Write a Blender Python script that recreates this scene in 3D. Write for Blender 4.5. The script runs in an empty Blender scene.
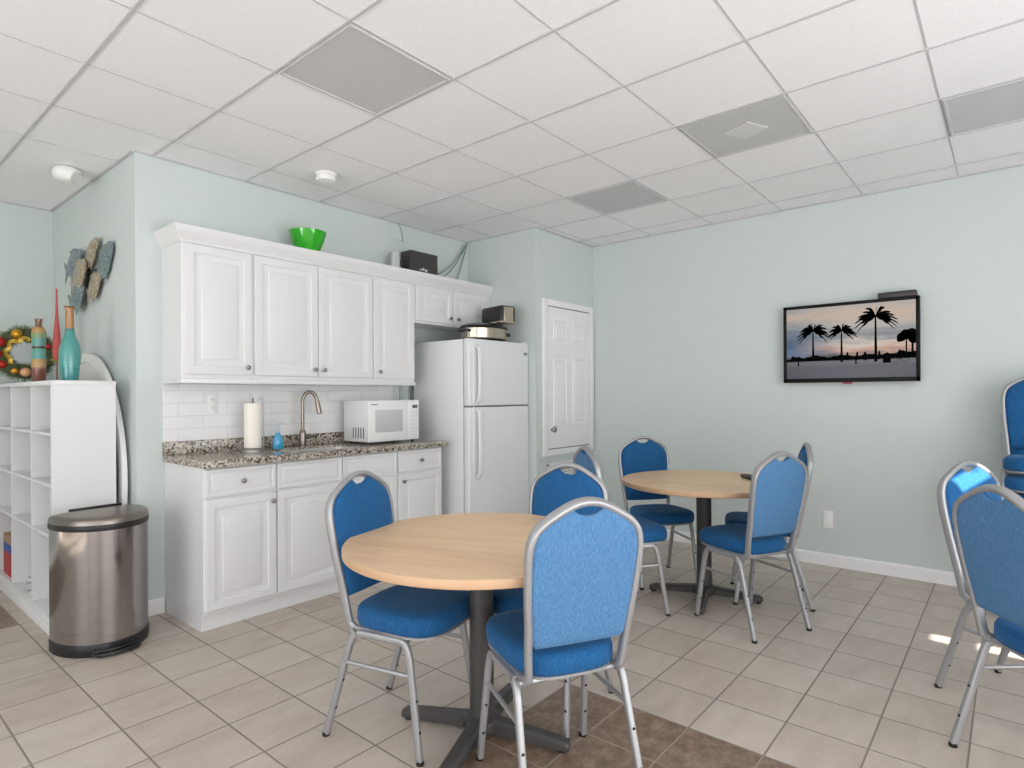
import bpy, bmesh, math, random
from mathutils import Vector, Matrix
random.seed(7)
sc = bpy.context.scene
COL = sc.collection
PI = math.pi

# ------------------------------------------------------------ camera, world, lights, exposure
cam_d = bpy.data.cameras.new('camera'); cam = bpy.data.objects.new('camera', cam_d); COL.objects.link(cam)
cam_d.sensor_width = 36; cam_d.sensor_fit = 'HORIZONTAL'
cam_d.lens = 597.6 / 1024 * 36
cam_d.shift_x = 0; cam_d.shift_y = (394.79 - 384) / 1024
YAW, ROLL = 0.6966, -0.0053
cam.matrix_world = (Matrix.Translation((0, 0, 1.43)) @ Matrix.Rotation(YAW - PI / 2, 4, 'Z')
                    @ Matrix.Rotation(PI / 2, 4, 'X') @ Matrix.Rotation(ROLL, 4, 'Z'))
cam_d.clip_start = 0.02
sc.camera = cam

sc.view_settings.view_transform = 'Standard'; sc.view_settings.look = 'None'
sc.view_settings.gamma = 1; sc.view_settings.use_curve_mapping = False
sc.view_settings.exposure = -0.15
sc.cycles.use_denoising = True
sc.cycles.max_bounces = 10; sc.cycles.diffuse_bounces = 7; sc.cycles.glossy_bounces = 4
sc.cycles.sample_clamp_indirect = 6

w = bpy.data.worlds.new('sky'); sc.world = w; w.use_nodes = True
w.node_tree.nodes['Background'].inputs[0].default_value = (0.80, 0.90, 1.0, 1)
w.node_tree.nodes['Background'].inputs[1].default_value = 1.3

def area(name, loc, direction, sx, sy, power, col=(1, 1, 1)):
    l = bpy.data.lights.new(name, 'AREA'); l.shape = 'RECTANGLE'; l.size = sx; l.size_y = sy
    l.energy = power; l.color = col
    o = bpy.data.objects.new(name, l); COL.objects.link(o); o.location = loc
    o.rotation_euler = Vector(direction).to_track_quat('-Z', 'Y').to_euler()
    return o
# daylight entering by the glazed front (behind and to the right of the camera)
area('daylight_front_window', (0.95, -2.56, 1.5), (0, 1, 0.06), 5.6, 2.6, 165, (1.0, 0.978, 0.968))
area('daylight_side_window', (-3.16, 1.2, 1.5), (1, 0, 0.06), 5.2, 2.6, 100, (1.0, 0.98, 0.995))
area('ceiling_fill_front', (1.0, -4.3, .06), (0, .55, 1), 6.0, 2.6, 300, (1.0, 0.975, 0.98))  # added fill lamp outside, aimed up through the front windows to brighten the ceiling
area('ceiling_fill_side', (-4.9, 1.2, .06), (.55, 0, 1), 5.4, 2.6, 210, (1.0, 0.98, 0.995))  # second added fill, lifts the ceiling from the side windows
sun_d = bpy.data.lights.new('sun', 'SUN'); sun_d.energy = 24; sun_d.angle = 0.006; sun_d.color = (1, 0.95, 0.86)
sun = bpy.data.objects.new('sun', sun_d); COL.objects.link(sun)
sun.rotation_euler = Vector((0.25, 0.80, -0.50)).to_track_quat('-Z', 'Y').to_euler()

# ------------------------------------------------------------ node materials
def srgb(r, g, b):
    f = lambda c: (c / 255 / 12.92) if c / 255 <= 0.04045 else ((c / 255 + 0.055) / 1.055) ** 2.4
    return (f(r), f(g), f(b), 1)
class NT:
    def __init__(s, name):
        s.m = bpy.data.materials.new(name); s.m.use_nodes = True
        s.t = s.m.node_tree; s.b = s.t.nodes['Principled BSDF']
    def n(s, kind, **k):
        x = s.t.nodes.new(kind)
        for a, v in k.items(): setattr(x, a, v)
        return x
    def l(s, a, b): s.t.links.new(a, b)
    def math(s, op, a, b=None, c=None):
        x = s.n('ShaderNodeMath', operation=op)
        for i, v in enumerate((a, b, c)):
            if v is None: continue
            if isinstance(v, (int, float)): x.inputs[i].default_value = v
            else: s.l(v, x.inputs[i])
        return x.outputs[0]
    def mix(s, fac, a, b):
        x = s.n('ShaderNodeMix', data_type='RGBA')
        for i, v in ((0, fac), (6, a), (7, b)):
            if isinstance(v, (int, float)): x.inputs[i].default_value = v
            elif isinstance(v, tuple): x.inputs[i].default_value = v
            else: s.l(v, x.inputs[i])
        return x.outputs[2]
    def noise(s, vec, scale, detail=3, rough=.5, sep=None):
        x = s.n('ShaderNodeTexNoise'); x.inputs['Scale'].default_value = scale
        x.inputs['Detail'].default_value = detail; x.inputs['Roughness'].default_value = rough
        if vec is not None: s.l(vec, x.inputs['Vector'])
        return x.outputs[0]
    def ramp(s, fac, stops, interp='LINEAR'):
        x = s.n('ShaderNodeValToRGB'); x.color_ramp.interpolation = interp
        e = x.color_ramp.elements
        while len(e) < len(stops): e.new(.5)
        for q, (p, c) in zip(e, stops): q.position = p; q.color = c
        s.l(fac, x.inputs[0]); return x.outputs[0]
    def bump(s, h, strength=.2, dist=.01):
        x = s.n('ShaderNodeBump'); x.inputs['Strength'].default_value = strength; x.inputs['Distance'].default_value = dist
        s.l(h, x.inputs['Height']); s.l(x.outputs[0], s.b.inputs['Normal'])
    def pos(s, scale=None, obj=False):
        if obj: v = s.n('ShaderNodeTexCoord').outputs['Object']
        else: v = s.n('ShaderNodeNewGeometry').outputs['Position']
        if scale:
            m = s.n('ShaderNodeMapping'); m.inputs['Scale'].default_value = scale; s.l(v, m.inputs[0]); v = m.outputs[0]
        return v
def mat(name, col, rough=.5, metal=0, spec=.5, var=0.0, vscale=8, bump=0, bscale=200, coat=0, emit=None, es=1, alpha=1, trans=0):
    t = NT(name); b = t.b
    b.inputs['Base Color'].default_value = col; b.inputs['Roughness'].default_value = rough
    b.inputs['Metallic'].default_value = metal; b.inputs['Specular IOR Level'].default_value = spec
    b.inputs['Coat Weight'].default_value = coat
    if trans: b.inputs['Transmission Weight'].default_value = trans
    if alpha < 1: b.inputs['Alpha'].default_value = alpha
    if emit: b.inputs['Emission Color'].default_value = emit; b.inputs['Emission Strength'].default_value = es
    nv = t.noise(t.pos(obj=True), vscale)
    v = max(var, .015)
    hi = tuple(min(1, c * (1 + v)) for c in col[:3]) + (1,); lo = tuple(c * (1 - v) for c in col[:3]) + (1,)
    t.l(t.mix(nv, lo, hi), b.inputs['Base Color'])
    if bump: t.bump(t.noise(t.pos(obj=True), bscale, 2), bump, .002)
    return t.m
M_WALL = mat('pale_green_wall_paint', srgb(202, 210, 207), .75, bump=.12, bscale=160, spec=.3)
M_TRIM = mat('white_trim_paint', srgb(236, 236, 235), .4)
M_CAB = mat('white_cabinet_lacquer', srgb(224, 224, 224), .38)
M_LAM = mat('white_laminate', srgb(222, 222, 222), .45)
M_FRIDGE = mat('white_enamel', srgb(226, 227, 230), .33, bump=.08, bscale=350)
M_WPL = mat('white_plastic', srgb(234, 234, 232), .4)
M_KNOB = mat('brushed_nickel', srgb(150, 148, 146), .32, 1)
M_TUBE = mat('silver_powder_coat', srgb(166, 166, 168), .36, .5, var=.04)
M_BLACK = mat('black_plastic', srgb(30, 28, 28), .42)
M_RUB = mat('black_rubber', srgb(22, 22, 22), .7)
M_IRON = mat('dark_grey_powder_coat', srgb(72, 70, 69), .45, .2, bump=.15, bscale=300)
M_GLOSS = mat('glossy_black_plastic', srgb(14, 14, 16), .18)
M_STEEL = mat('warm_brushed_steel', srgb(196, 186, 170), .28, 1, var=.1, vscale=30)
M_LID = mat('satin_steel_lid', srgb(140, 132, 124), .34, 1)
M_SINK = mat('sink_steel', srgb(214, 212, 208), .45, 1)
M_FAUCET = mat('faucet_nickel', srgb(140, 130, 120), .25, 1)
M_GREEN = mat('green_glass', srgb(40, 168, 20), .12, coat=.6)
M_DIFF = mat('grey_diffuser', srgb(190, 191, 191), .4, spec=.5)
M_VENT = mat('grey_vent_metal', srgb(190, 190, 189), .4)
M_PLATE = mat('pale_grey_plate', srgb(206, 206, 205), .5)
M_GRID = mat('ceiling_grid_paint', srgb(190, 190, 190), .6)
M_SHADE = mat('gap_shade_grey', srgb(120, 118, 115), .8)  # grey stands in for shade in the door gaps and behind the louvres
M_PAPER = mat('paper_towel', srgb(243, 238, 228), .9, bump=.3, bscale=300)
M_WOODG = mat('grey_slot', srgb(90, 90, 92), .6)
M_MESHW = mat('microwave_window', srgb(196, 197, 197), .2, coat=.4)
M_CABLE = mat('grey_green_cable', srgb(120, 140, 138), .5)
M_RED = mat('red_cardboard', srgb(175, 30, 38), .6)
M_BLUEC = mat('blue_cardboard', srgb(40, 70, 150), .6)
M_TANC = mat('tan_cardboard', srgb(170, 130, 105), .6)

def m_fabric(name, c):
    t = NT(name)
    p = t.pos(obj=True)
    n1 = t.noise(t.pos((330, 330, 34), obj=True), 1, 2); n2 = t.noise(p, 260, 2)
    f = t.math('ADD', t.math('MULTIPLY', n1, .65), t.math('MULTIPLY', n2, .35))
    t.l(t.ramp(f, [(.3, srgb(*c[0])), (.52, srgb(*c[1])), (.75, srgb(*c[2]))]), t.b.inputs['Base Color'])
    t.b.inputs['Roughness'].default_value = .8; t.b.inputs['Specular IOR Level'].default_value = .25
    t.b.inputs['Sheen Weight'].default_value = .25; t.b.inputs['Sheen Roughness'].default_value = .5
    t.b.inputs['Sheen Tint'].default_value = srgb(150, 190, 230)
    t.bump(f, .25, .002); return t.m
M_FAB = m_fabric('blue_seat_fabric', ((14, 68, 114), (24, 86, 138), (46, 110, 164)))
M_FABB = m_fabric('pale_blue_back_fabric', ((62, 104, 146), (80, 124, 166), (104, 148, 190)))
def m_wood():
    t = NT('maple_laminate')
    a = t.noise(t.pos((3, 46, 46), obj=True), 1.2, 6, .65); b = t.noise(t.pos((1.2, 7, 7), obj=True), 1, 3)
    f = t.math('ADD', t.math('MULTIPLY', a, .6), t.math('MULTIPLY', b, .4))
    t.l(t.ramp(f, [(.32, srgb(204, 168, 126)), (.5, srgb(221, 187, 146)), (.7, srgb(231, 202, 165))]), t.b.inputs['Base Color'])
    t.b.inputs['Roughness'].default_value = .38; return t.m
M_WOOD = m_wood()
M_EDGE = mat('maple_edge', srgb(200, 163, 129), .4, var=.05, vscale=20)

S_T, X0, Y0 = 0.31067, 0.88968, 3.55457
def m_floor():
    t = NT('ceramic_floor_tiles'); p = t.pos()
    sx = t.n('ShaderNodeSeparateXYZ'); t.l(p, sx.inputs[0]); x, y = sx.outputs[0], sx.outputs[1]
    u = t.math('DIVIDE', t.math('SUBTRACT', x, X0), S_T); v = t.math('DIVIDE', t.math('SUBTRACT', Y0, y), S_T)
    fu = t.math('FRACT', t.math('ADD', u, 100)); fv = t.math('FRACT', t.math('ADD', v, 100))
    iu = t.math('FLOOR', u); iv = t.math('FLOOR', v)
    du = t.math('SUBTRACT', .5, t.math('ABSOLUTE', t.math('SUBTRACT', fu, .5)))
    dv = t.math('SUBTRACT', .5, t.math('ABSOLUTE', t.math('SUBTRACT', fv, .5)))
    d = t.math('MINIMUM', du, dv)
    g = t.math('SUBTRACT', 1, t.math('MULTIPLY', t.math('SUBTRACT', d, .009), 180)); gc = t.n('ShaderNodeClamp'); t.l(g, gc.inputs[0]); g = gc.outputs[0]
    cv = t.n('ShaderNodeCombineXYZ'); t.l(iu, cv.inputs[0]); t.l(iv, cv.inputs[1])
    wn = t.n('ShaderNodeTexWhiteNoise'); t.l(cv.outputs[0], wn.inputs['Vector'])
    # cloudy pattern, shifted from tile to tile
    off = t.n('ShaderNodeVectorMath', operation='MULTIPLY_ADD'); t.l(wn.outputs['Color'], off.inputs[0]); off.inputs[1].default_value = (9, 9, 9); t.l(p, off.inputs[2])
    st = t.n('ShaderNodeMapping'); st.inputs['Scale'].default_value = (2.6, 6.5, 1); t.l(off.outputs[0], st.inputs[0])
    n1 = t.noise(st.outputs[0], 1.2, 5, .6); n2 = t.noise(off.outputs[0], 26, 6, .7)
    f = t.math('ADD', t.math('ADD', t.math('MULTIPLY', n1, .6), t.math('MULTIPLY', n2, .25)), t.math('MULTIPLY', wn.outputs['Value'], .15))
    light = t.ramp(f, [(.3, srgb(174, 162, 150)), (.5, srgb(190, 179, 168)), (.72, srgb(202, 193, 183))])
    nb = t.noise(off.outputs[0], 16, 8, .78)
    brown = t.ramp(nb, [(.3, srgb(92, 74, 60)), (.5, srgb(126, 106, 90)), (.7, srgb(160, 142, 126))])
    ge = lambda a, b: t.math('GREATER_THAN', a, b)
    lt = lambda a, b: t.math('LESS_THAN', a, b)
    m1 = t.math('MULTIPLY', t.math('MULTIPLY', ge(u, 2), lt(u, 5)), t.math('MULTIPLY', ge(v, 6), lt(v, 12)))
    m2 = t.math('MULTIPLY', t.math('MULTIPLY', lt(u, 0), ge(u, -6)), t.math('MULTIPLY', lt(v, -4), ge(v, -8)))
    mk = t.math('MAXIMUM', m1, m2)
    tile = t.mix(mk, light, brown)
    grout = t.mix(mk, srgb(134, 125, 117), srgb(152, 138, 124))
    t.l(t.mix(g, tile, grout), t.b.inputs['Base Color'])
    rg = t.math('ADD', t.math('MULTIPLY', g, .35), t.math('ADD', .36, t.math('MULTIPLY', n2, .12))); t.l(rg, t.b.inputs['Roughness'])
    t.bump(t.math('SUBTRACT', t.math('MULTIPLY', n2, .12), g), .5, .003); return t.m
def m_ceil():
    t = NT('mineral_ceiling_tile'); p = t.pos()
    n = t.noise(p, 90, 4, .7); n2 = t.noise(p, 260, 2)
    t.l(t.ramp(n, [(.3, srgb(232, 232, 233)), (.7, srgb(240, 240, 241))]), t.b.inputs['Base Color'])
    t.b.inputs['Roughness'].default_value = .85; t.bump(t.math('ADD', n, n2), .25, .003); return t.m
def m_granite():
    t = NT('speckled_granite'); p = t.pos()
    v = t.n('ShaderNodeTexVoronoi'); v.inputs['Scale'].default_value = 88; t.l(p, v.inputs['Vector'])
    s = t.n('ShaderNodeSeparateColor'); t.l(v.outputs['Color'], s.inputs[0])
    big = t.noise(p, 9, 3); n = t.noise(p, 90, 4, .7)
    base = t.ramp(t.math('ADD', t.math('MULTIPLY', s.outputs[0], .55), t.math('MULTIPLY', n, .45)),
                  [(.22, srgb(20, 19, 20)), (.32, srgb(52, 46, 44)), (.40, srgb(138, 126, 112)), (.55, srgb(180, 170, 154)), (.68, srgb(216, 210, 200)), (.82, srgb(128, 132, 138)), (.9, srgb(70, 66, 64))])
    t.l(t.mix(t.math('MULTIPLY', big, .35), base, srgb(140, 128, 112)), t.b.inputs['Base Color'])
    t.b.inputs['Roughness'].default_value = .14; return t.m
def m_subway():
    t = NT('white_wall_tile')
    sx = t.n('ShaderNodeSeparateXYZ'); t.l(t.pos(), sx.inputs[0]); cb = t.n('ShaderNodeCombineXYZ'); t.l(sx.outputs[0], cb.inputs[0]); t.l(sx.outputs[2], cb.inputs[1])
    b = t.n('ShaderNodeTexBrick'); t.l(cb.outputs[0], b.inputs['Vector']); b.offset = .5
    b.inputs['Color1'].default_value = srgb(238, 238, 238); b.inputs['Color2'].default_value = srgb(234, 234, 234); b.inputs['Mortar'].default_value = srgb(216, 217, 217)
    b.inputs['Scale'].default_value = 1; b.inputs['Mortar Size'].default_value = .0022; b.inputs['Mortar Smooth'].default_value = .3
    b.inputs['Brick Width'].default_value = .33; b.inputs['Row Height'].default_value = .0865
    t.l(b.outputs['Color'], t.b.inputs['Base Color']); t.b.inputs['Roughness'].default_value = .15
    inv = t.math('SUBTRACT', 1, b.outputs['Fac']); t.bump(inv, .6, .003); return t.m
def m_brushed():
    t = NT('brushed_stainless'); b = t.b
    b.inputs['Base Color'].default_value = srgb(188, 182, 178); b.inputs['Metallic'].default_value = 1
    b.inputs['Roughness'].default_value = .14; b.inputs['Anisotropic'].default_value = .92
    tn = t.n('ShaderNodeTangent'); tn.direction_type = 'RADIAL'; tn.axis = 'Z'; t.l(tn.outputs[0], b.inputs['Tangent'])
    n = t.noise(t.pos((2, 2, 260), obj=True), 1, 2); t.l(t.mix(n, srgb(158, 154, 153), srgb(178, 173, 172)), b.inputs['Base Color'])
    return t.m
def m_bands(name, axis, stops, rough=.3, coat=.5, var=True):
    t = NT(name); g = t.n('ShaderNodeTexCoord').outputs['Generated']
    s = t.n('ShaderNodeSeparateXYZ'); t.l(g, s.inputs[0]); z = s.outputs[axis]
    z2 = t.math('ADD', z, t.math('MULTIPLY', t.math('SUBTRACT', t.noise(t.pos(obj=True), 25, 3), .5), .02 if var else 0))
    c = t.ramp(z2, stops, 'CONSTANT' if var else 'LINEAR')
    n = t.noise(t.pos(obj=True), 60, 5, .7)
    t.l(t.mix(t.math('MULTIPLY', n, .28), c, srgb(60, 45, 35)), t.b.inputs['Base Color'])
    t.b.inputs['Roughness'].default_value = rough; t.b.inputs['Coat Weight'].default_value = coat; return t.m
M_FLOOR, M_CEIL, M_GRAN, M_SUB, M_BRUSH = m_floor(), m_ceil(), m_granite(), m_subway(), m_brushed()
def m_screen():
    t = NT('television_picture'); g = t.n('ShaderNodeTexCoord').outputs['Generated']
    s = t.n('ShaderNodeSeparateXYZ'); t.l(g, s.inputs[0]); z = s.outputs[2]; y = t.math('SUBTRACT', 1, s.outputs[1])
    mp = t.n('ShaderNodeMapping'); mp.inputs['Scale'].default_value = (1, 2.2, 7); t.l(g, mp.inputs[0])
    n = t.noise(mp.outputs[0], 1.6, 6, .6)
    zz = t.math('ADD', z, t.math('MULTIPLY', t.math('SUBTRACT', n, .5), .34))
    warm = t.ramp(zz, [(.26, srgb(36, 36, 44)), (.30, srgb(112, 96, 96)), (.38, srgb(208, 164, 138)), (.46, srgb(222, 206, 190)), (.58, srgb(128, 134, 142)), (.72, srgb(196, 188, 180)), (.86, srgb(214, 190, 170)), (1, srgb(192, 184, 178))])
    cool = t.ramp(zz, [(.26, srgb(30, 34, 44)), (.32, srgb(92, 118, 148)), (.45, srgb(60, 88, 124)), (.58, srgb(70, 92, 120)), (.74, srgb(140, 148, 156)), (.9, srgb(206, 186, 168)), (1, srgb(170, 168, 168))])
    fy = t.n('ShaderNodeClamp'); t.l(t.math('MULTIPLY', t.math('SUBTRACT', y, .05), 2.2), fy.inputs[0])
    sky = t.mix(fy.outputs[0], cool, warm)
    sand = t.ramp(t.math('ADD', z, t.math('MULTIPLY', t.math('SUBTRACT', n, .5), .05)), [(0, srgb(56, 58, 70)), (.16, srgb(66, 67, 80)), (.22, srgb(96, 93, 100)), (.26, srgb(44, 44, 52))])
    c = t.mix(t.math('GREATER_THAN', z, .25), sand, sky)
    t.b.inputs['Base Color'].default_value = (0.01, 0.01, 0.01, 1); t.b.inputs['Roughness'].default_value = .25
    t.l(c, t.b.inputs['Emission Color']); t.b.inputs['Emission Strength'].default_value = .8; return t.m
M_SCREEN = m_screen()
M_SIL = mat('picture_silhouette', srgb(9, 11, 11), .8, spec=0)

# ------------------------------------------------------------ mesh helpers
class MB:
    def __init__(s): s.bm = bmesh.new()
    def box(s, x0, x1, y0, y1, z0, z1, r=0, seg=2):
        t = bmesh.new(); bmesh.ops.create_cube(t, size=1)
        bmesh.ops.scale(t, vec=(abs(x1 - x0), abs(y1 - y0), abs(z1 - z0)), verts=t.verts)
        bmesh.ops.translate(t, vec=((x0 + x1) / 2, (y0 + y1) / 2, (z0 + z1) / 2), verts=t.verts)
        if r: bmesh.ops.bevel(t, geom=list(t.edges), offset=r, segments=seg, profile=.5, affect='EDGES')
        return s.add(t)
    def add(s, t, M=None):
        if M is not None: bmesh.ops.transform(t, matrix=M, verts=t.verts)
        me = bpy.data.meshes.new('tmp'); t.to_mesh(me); t.free(); s.bm.from_mesh(me); bpy.data.meshes.remove(me); return s
    def loops(s, rings, cap0=True, cap1=True, closed=True):
        R = [[s.bm.verts.new(p) for p in r] for r in rings]; n = len(R[0])
        for a, b in zip(R, R[1:]):
            for i in range(n if closed else n - 1):
                j = (i + 1) % n
                try: s.bm.faces.new((a[i], a[j], b[j], b[i]))
                except ValueError: pass
        if cap0: s.bm.faces.new(list(reversed(R[0])))
        if cap1: s.bm.faces.new(R[-1])
        return s
    def lathe(s, prof, c=(0, 0, 0), seg=32, axis='Z', sx=1, sy=1):
        rings = []
        for r, z in prof:
            ring = []
            for i in range(seg):
                a = 2 * PI * i / seg; x, y = r * math.cos(a) * sx, r * math.sin(a) * sy
                p = {'Z': (x, y, z), 'X': (z, x, y), 'Y': (x, -z, y)}[axis]
                ring.append((p[0] + c[0], p[1] + c[1], p[2] + c[2]))
            rings.append(ring)
        return s.loops(rings)
    def tube(s, pts, r, seg=10, rz=None, closed=False, up=None, sq=1.0):
        """sweep of an ellipse; r is the half width across 'up', rz along it"""
        pts = [Vector(p) for p in pts]; n = len(pts); rings = []
        rr = r if isinstance(r, (list, tuple)) else [r] * n
        N = None
        for i, p in enumerate(pts):
            if closed: T = (pts[(i + 1) % n] - pts[i - 1]).normalized()
            else: T = (pts[min(i + 1, n - 1)] - pts[max(i - 1, 0)]).normalized()
            if up is not None: N = Vector(up) - T * T.dot(Vector(up)); N.normalize()
            elif N is None:
                N = T.orthogonal().normalized()
            else: N = (N - T * T.dot(N)).normalized()
            B = T.cross(N)
            ru = rr[i] if rz is None else rz
            f = lambda v: math.copysign(abs(v) ** sq, v)
            rings.append([p + N * ru * f(math.cos(2 * PI * k / seg)) + B * rr[i] * f(math.sin(2 * PI * k / seg)) for k in range(seg)])
        if closed: rings.append(rings[0]); return s._closed(rings)
        return s.loops(rings)
    def _closed(s, rings):
        R = [[s.bm.verts.new(p) for p in r] for r in rings[:-1]]; R.append(R[0]); n = len(R[0])
        for a, b in zip(R, R[1:]):
            for i in range(n): s.bm.faces.new((a[i], a[(i + 1) % n], b[(i + 1) % n], b[i]))
        return s
    def prism(s, poly, f0, f1):
        """poly: 2-D points; f0, f1 map a point to 3-D on the two faces"""
        return s.loops([[f0(*p) for p in poly], [f1(*p) for p in poly]])
    def panel(s, x0, x1, z0, z1, y, prof):
        """raised panel facing -Y: rings of (inset, height toward -Y)"""
        return s.loops([[(x0 + i, y - h, z0 + i), (x1 - i, y - h, z0 + i), (x1 - i, y - h, z1 - i), (x0 + i, y - h, z1 - i)] for i, h in prof])
    def build(s, name, m, parent=None, smooth=35, M=None):
        if M is not None: bmesh.ops.transform(s.bm, matrix=M, verts=s.bm.verts)
        bmesh.ops.recalc_face_normals(s.bm, faces=s.bm.faces)
        me = bpy.data.meshes.new(name); s.bm.to_mesh(me); s.bm.free()
        me.materials.append(m)
        if smooth:
            for p in me.polygons: p.use_smooth = True
            me.set_sharp_from_angle(angle=math.radians(smooth))
        o = bpy.data.objects.new(name, me); COL.objects.link(o)
        if parent: o.parent = parent
        return o
def tag(o, label=None, cat=None, group=None, kind=None):
    if label: o['label'] = label
    if cat: o['category'] = cat
    if group: o['group'] = group
    if kind: o['kind'] = kind
    return o
def thing(name, label, cat, loc=(0, 0, 0), rz=0, group=None):
    o = bpy.data.objects.new(name, None); COL.objects.link(o); o.location = loc; o.rotation_euler = (0, 0, rz)
    o.empty_display_size = .1
    return tag(o, label, cat, group)
def struct(name, mb, m, label=None, parent=None, smooth=35):
    o = mb.build(name, m, parent, smooth)
    if not parent: o['kind'] = 'structure'
    if label: o['label'] = label
    if not parent: o['category'] = name.split('_')[0]
    return o
def copy_tree(o, parent=None):
    c = o.copy(); COL.objects.link(c)
    if parent: c.parent = parent
    for ch in list(o.children): copy_tree(ch, c)
    return c
def fillet(pts, r, seg=6):
    out = [Vector(pts[0])]
    for a, b, c in zip(pts, pts[1:], pts[2:]):
        a, b, c = Vector(a), Vector(b), Vector(c); d1 = (a - b); d2 = (c - b)
        q = min(r, d1.length * .49, d2.length * .49); p0 = b + d1.normalized() * q; p1 = b + d2.normalized() * q
        for k in range(seg + 1):
            t = k / seg; out.append(p0 * (1 - t) ** 2 + b * 2 * t * (1 - t) + p1 * t * t)
    out.append(Vector(pts[-1])); return out
def crom(pts, n=6):
    P = [Vector(p) for p in pts]; out = []
    for i in range(len(P) - 1):
        p0 = P[max(i - 1, 0)]; p1 = P[i]; p2 = P[i + 1]; p3 = P[min(i + 2, len(P) - 1)]
        for k in range(n):
            t = k / n
            out.append(.5 * ((2 * p1) + (p2 - p0) * t + (2 * p0 - 5 * p1 + 4 * p2 - p3) * t * t + (3 * p1 - p0 - 3 * p2 + p3) * t ** 3))
    out.append(P[-1]); return out

# ------------------------------------------------------------ room shell
H = 3.01
XB, YK, YL, XC, XA, YP, XT = 1.40, 4.33, 6.26, -3.0, 4.476, 3.45, 5.485
YR = -2.4
struct('floor', MB().box(XC - .1, XT + .1, YR - .1, YL + .1, -.1, 0), M_FLOOR, 'beige ceramic tile floor with brown tile inlays')
struct('ceiling', MB().box(XC - .1, XT + .1, YR - .1, YL + .1, H + .006, H + .1), M_CEIL, 'white suspended ceiling of square tiles')
struct('wall_kitchen', MB().box(XB, XA + .1, YK, YK + .1, 0, H + .02), M_WALL, 'pale green wall behind the cabinets')
struct('wall_side', MB().box(XB, XB + .1, YK + .1, YL + .1, 0, H + .02), M_WALL, 'pale green return wall with metal fish')
struct('wall_left', MB().box(XC - .1, XB, YL, YL + .1, 0, H + .02), M_WALL, 'pale green wall behind the cubby shelf')
struct('wall_alcove', MB().box(XA, XA + .1, YP + .1, YK, 0, H + .02), M_WALL, 'pale green wall beside the fridge')
struct('wall_pantry', MB().box(XA, XT + .1, YP, YP + .1, 0, H + .02), M_WALL, 'pale green wall with white access door')
struct('wall_far', MB().box(XT, XT + .1, YR - .1, YP, 0, H + .02), M_WALL, 'pale green wall with television')
# glazed front behind the camera
def wall_open(name, ax, c, a0, a1, holes, label):
    m = MB(); bx = (lambda p, q, z0, z1: m.box(p, q, c - .1, c, z0, z1)) if ax == 'x' else (lambda p, q, z0, z1: m.box(c - .1, c, p, q, z0, z1))
    cur = a0
    for (p, q, z0, z1) in holes:
        bx(cur, p, 0, H + .02)
        if z0 > 0: bx(p, q, 0, z0)
        bx(p, q, z1, H + .02); cur = q
    bx(cur, a1, 0, H + .02)
    return struct(name, m, M_WALL, label)
hr = [(-1.7, -.1, .25, 2.75), (.15, 1.75, .25, 2.75), (2.0, 3.6, .25, 2.75)]
wall_open('wall_right', 'x', YR, XC - .1, XT, hr, 'pale green window wall')
hb = [(-1.3, .9, .25, 2.75), (1.4, 3.6, .25, 2.75)]
wall_open('wall_back', 'y', XC, YR, YL, hb, 'pale green window wall')
k = 0
for (p, q, z0, z1) in hr[:3]:
    k += 1; m = MB(); e = .04
    for a in (p, p + (q - p) * .33, p + (q - p) * .66, q - e): m.box(a, a + e, YR - .09, YR - .03, z0, z1)
    for z in (z0, (z0 + z1) * .55, z1 - e): m.box(p, q, YR - .09, YR - .03, z, z + e)
    struct('window_%d' % k, m, M_TRIM, 'white window frame')
for (p, q, z0, z1) in hb:
    k += 1; m = MB(); e = .04
    for a in (p, (p + q) / 2, q - e): m.box(XC - .09, XC - .03, a, a + e, z0, z1)
    for z in (z0, z1 - e): m.box(XC - .09, XC - .03, p, q, z, z + e)
    struct('window_%d' % k, m, M_TRIM, 'white window frame')
# unseen roof added outside to block the sun; its gaps shape the sun patches
pr_ = MB(); px0, px1 = 2.60, 2.95
for (a, b, c, d) in ((-4, px0, -8, YR - .1), (px1, 7, -8, YR - .1), (px0, px1, -8, -5.1), (px0, 2.70, -5.1, -4.28), (2.86, px1, -5.1, -4.28), (px0, px1, -4.28, -3.10), (px0, px1, -2.80, YR - .1)): pr_.box(a, b, c, d, 2.9, 3.0)
struct('trim_3', pr_, M_TRIM, 'unseen roof added outside the windows to block the sun')
# baseboards
def baseboard(name, a, b, nrm, label='white baseboard'):
    (x0, y0), (x1, y1) = a, b; d = Vector((x1 - x0, y1 - y0, 0)); n = Vector((nrm[0], nrm[1], 0))
    prof = [(0, 0), (.016, 0), (.016, .082), (.011, .094), (.005, .10), (0, .10)]
    rings = [[Vector(p) + n * u + Vector((0, 0, z)) for u, z in prof] for p in ((x0, y0, 0), (x1, y1, 0))]
    struct(name, MB().loops(rings), M_TRIM, label, smooth=0)
baseboard('baseboard_far', (XT, YR), (XT, YP), (-1, 0)); baseboard('baseboard_pantry', (XA, YP), (XT - .016, YP), (0, -1))
baseboard('baseboard_kitchen', (XB, YK), (1.557, YK), (0, -1)); baseboard('baseboard_side', (XB, YK), (XB, YL), (-1, 0))
baseboard('baseboard_left', (XC, YL), (XB - .016, YL), (0, -1))
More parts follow.
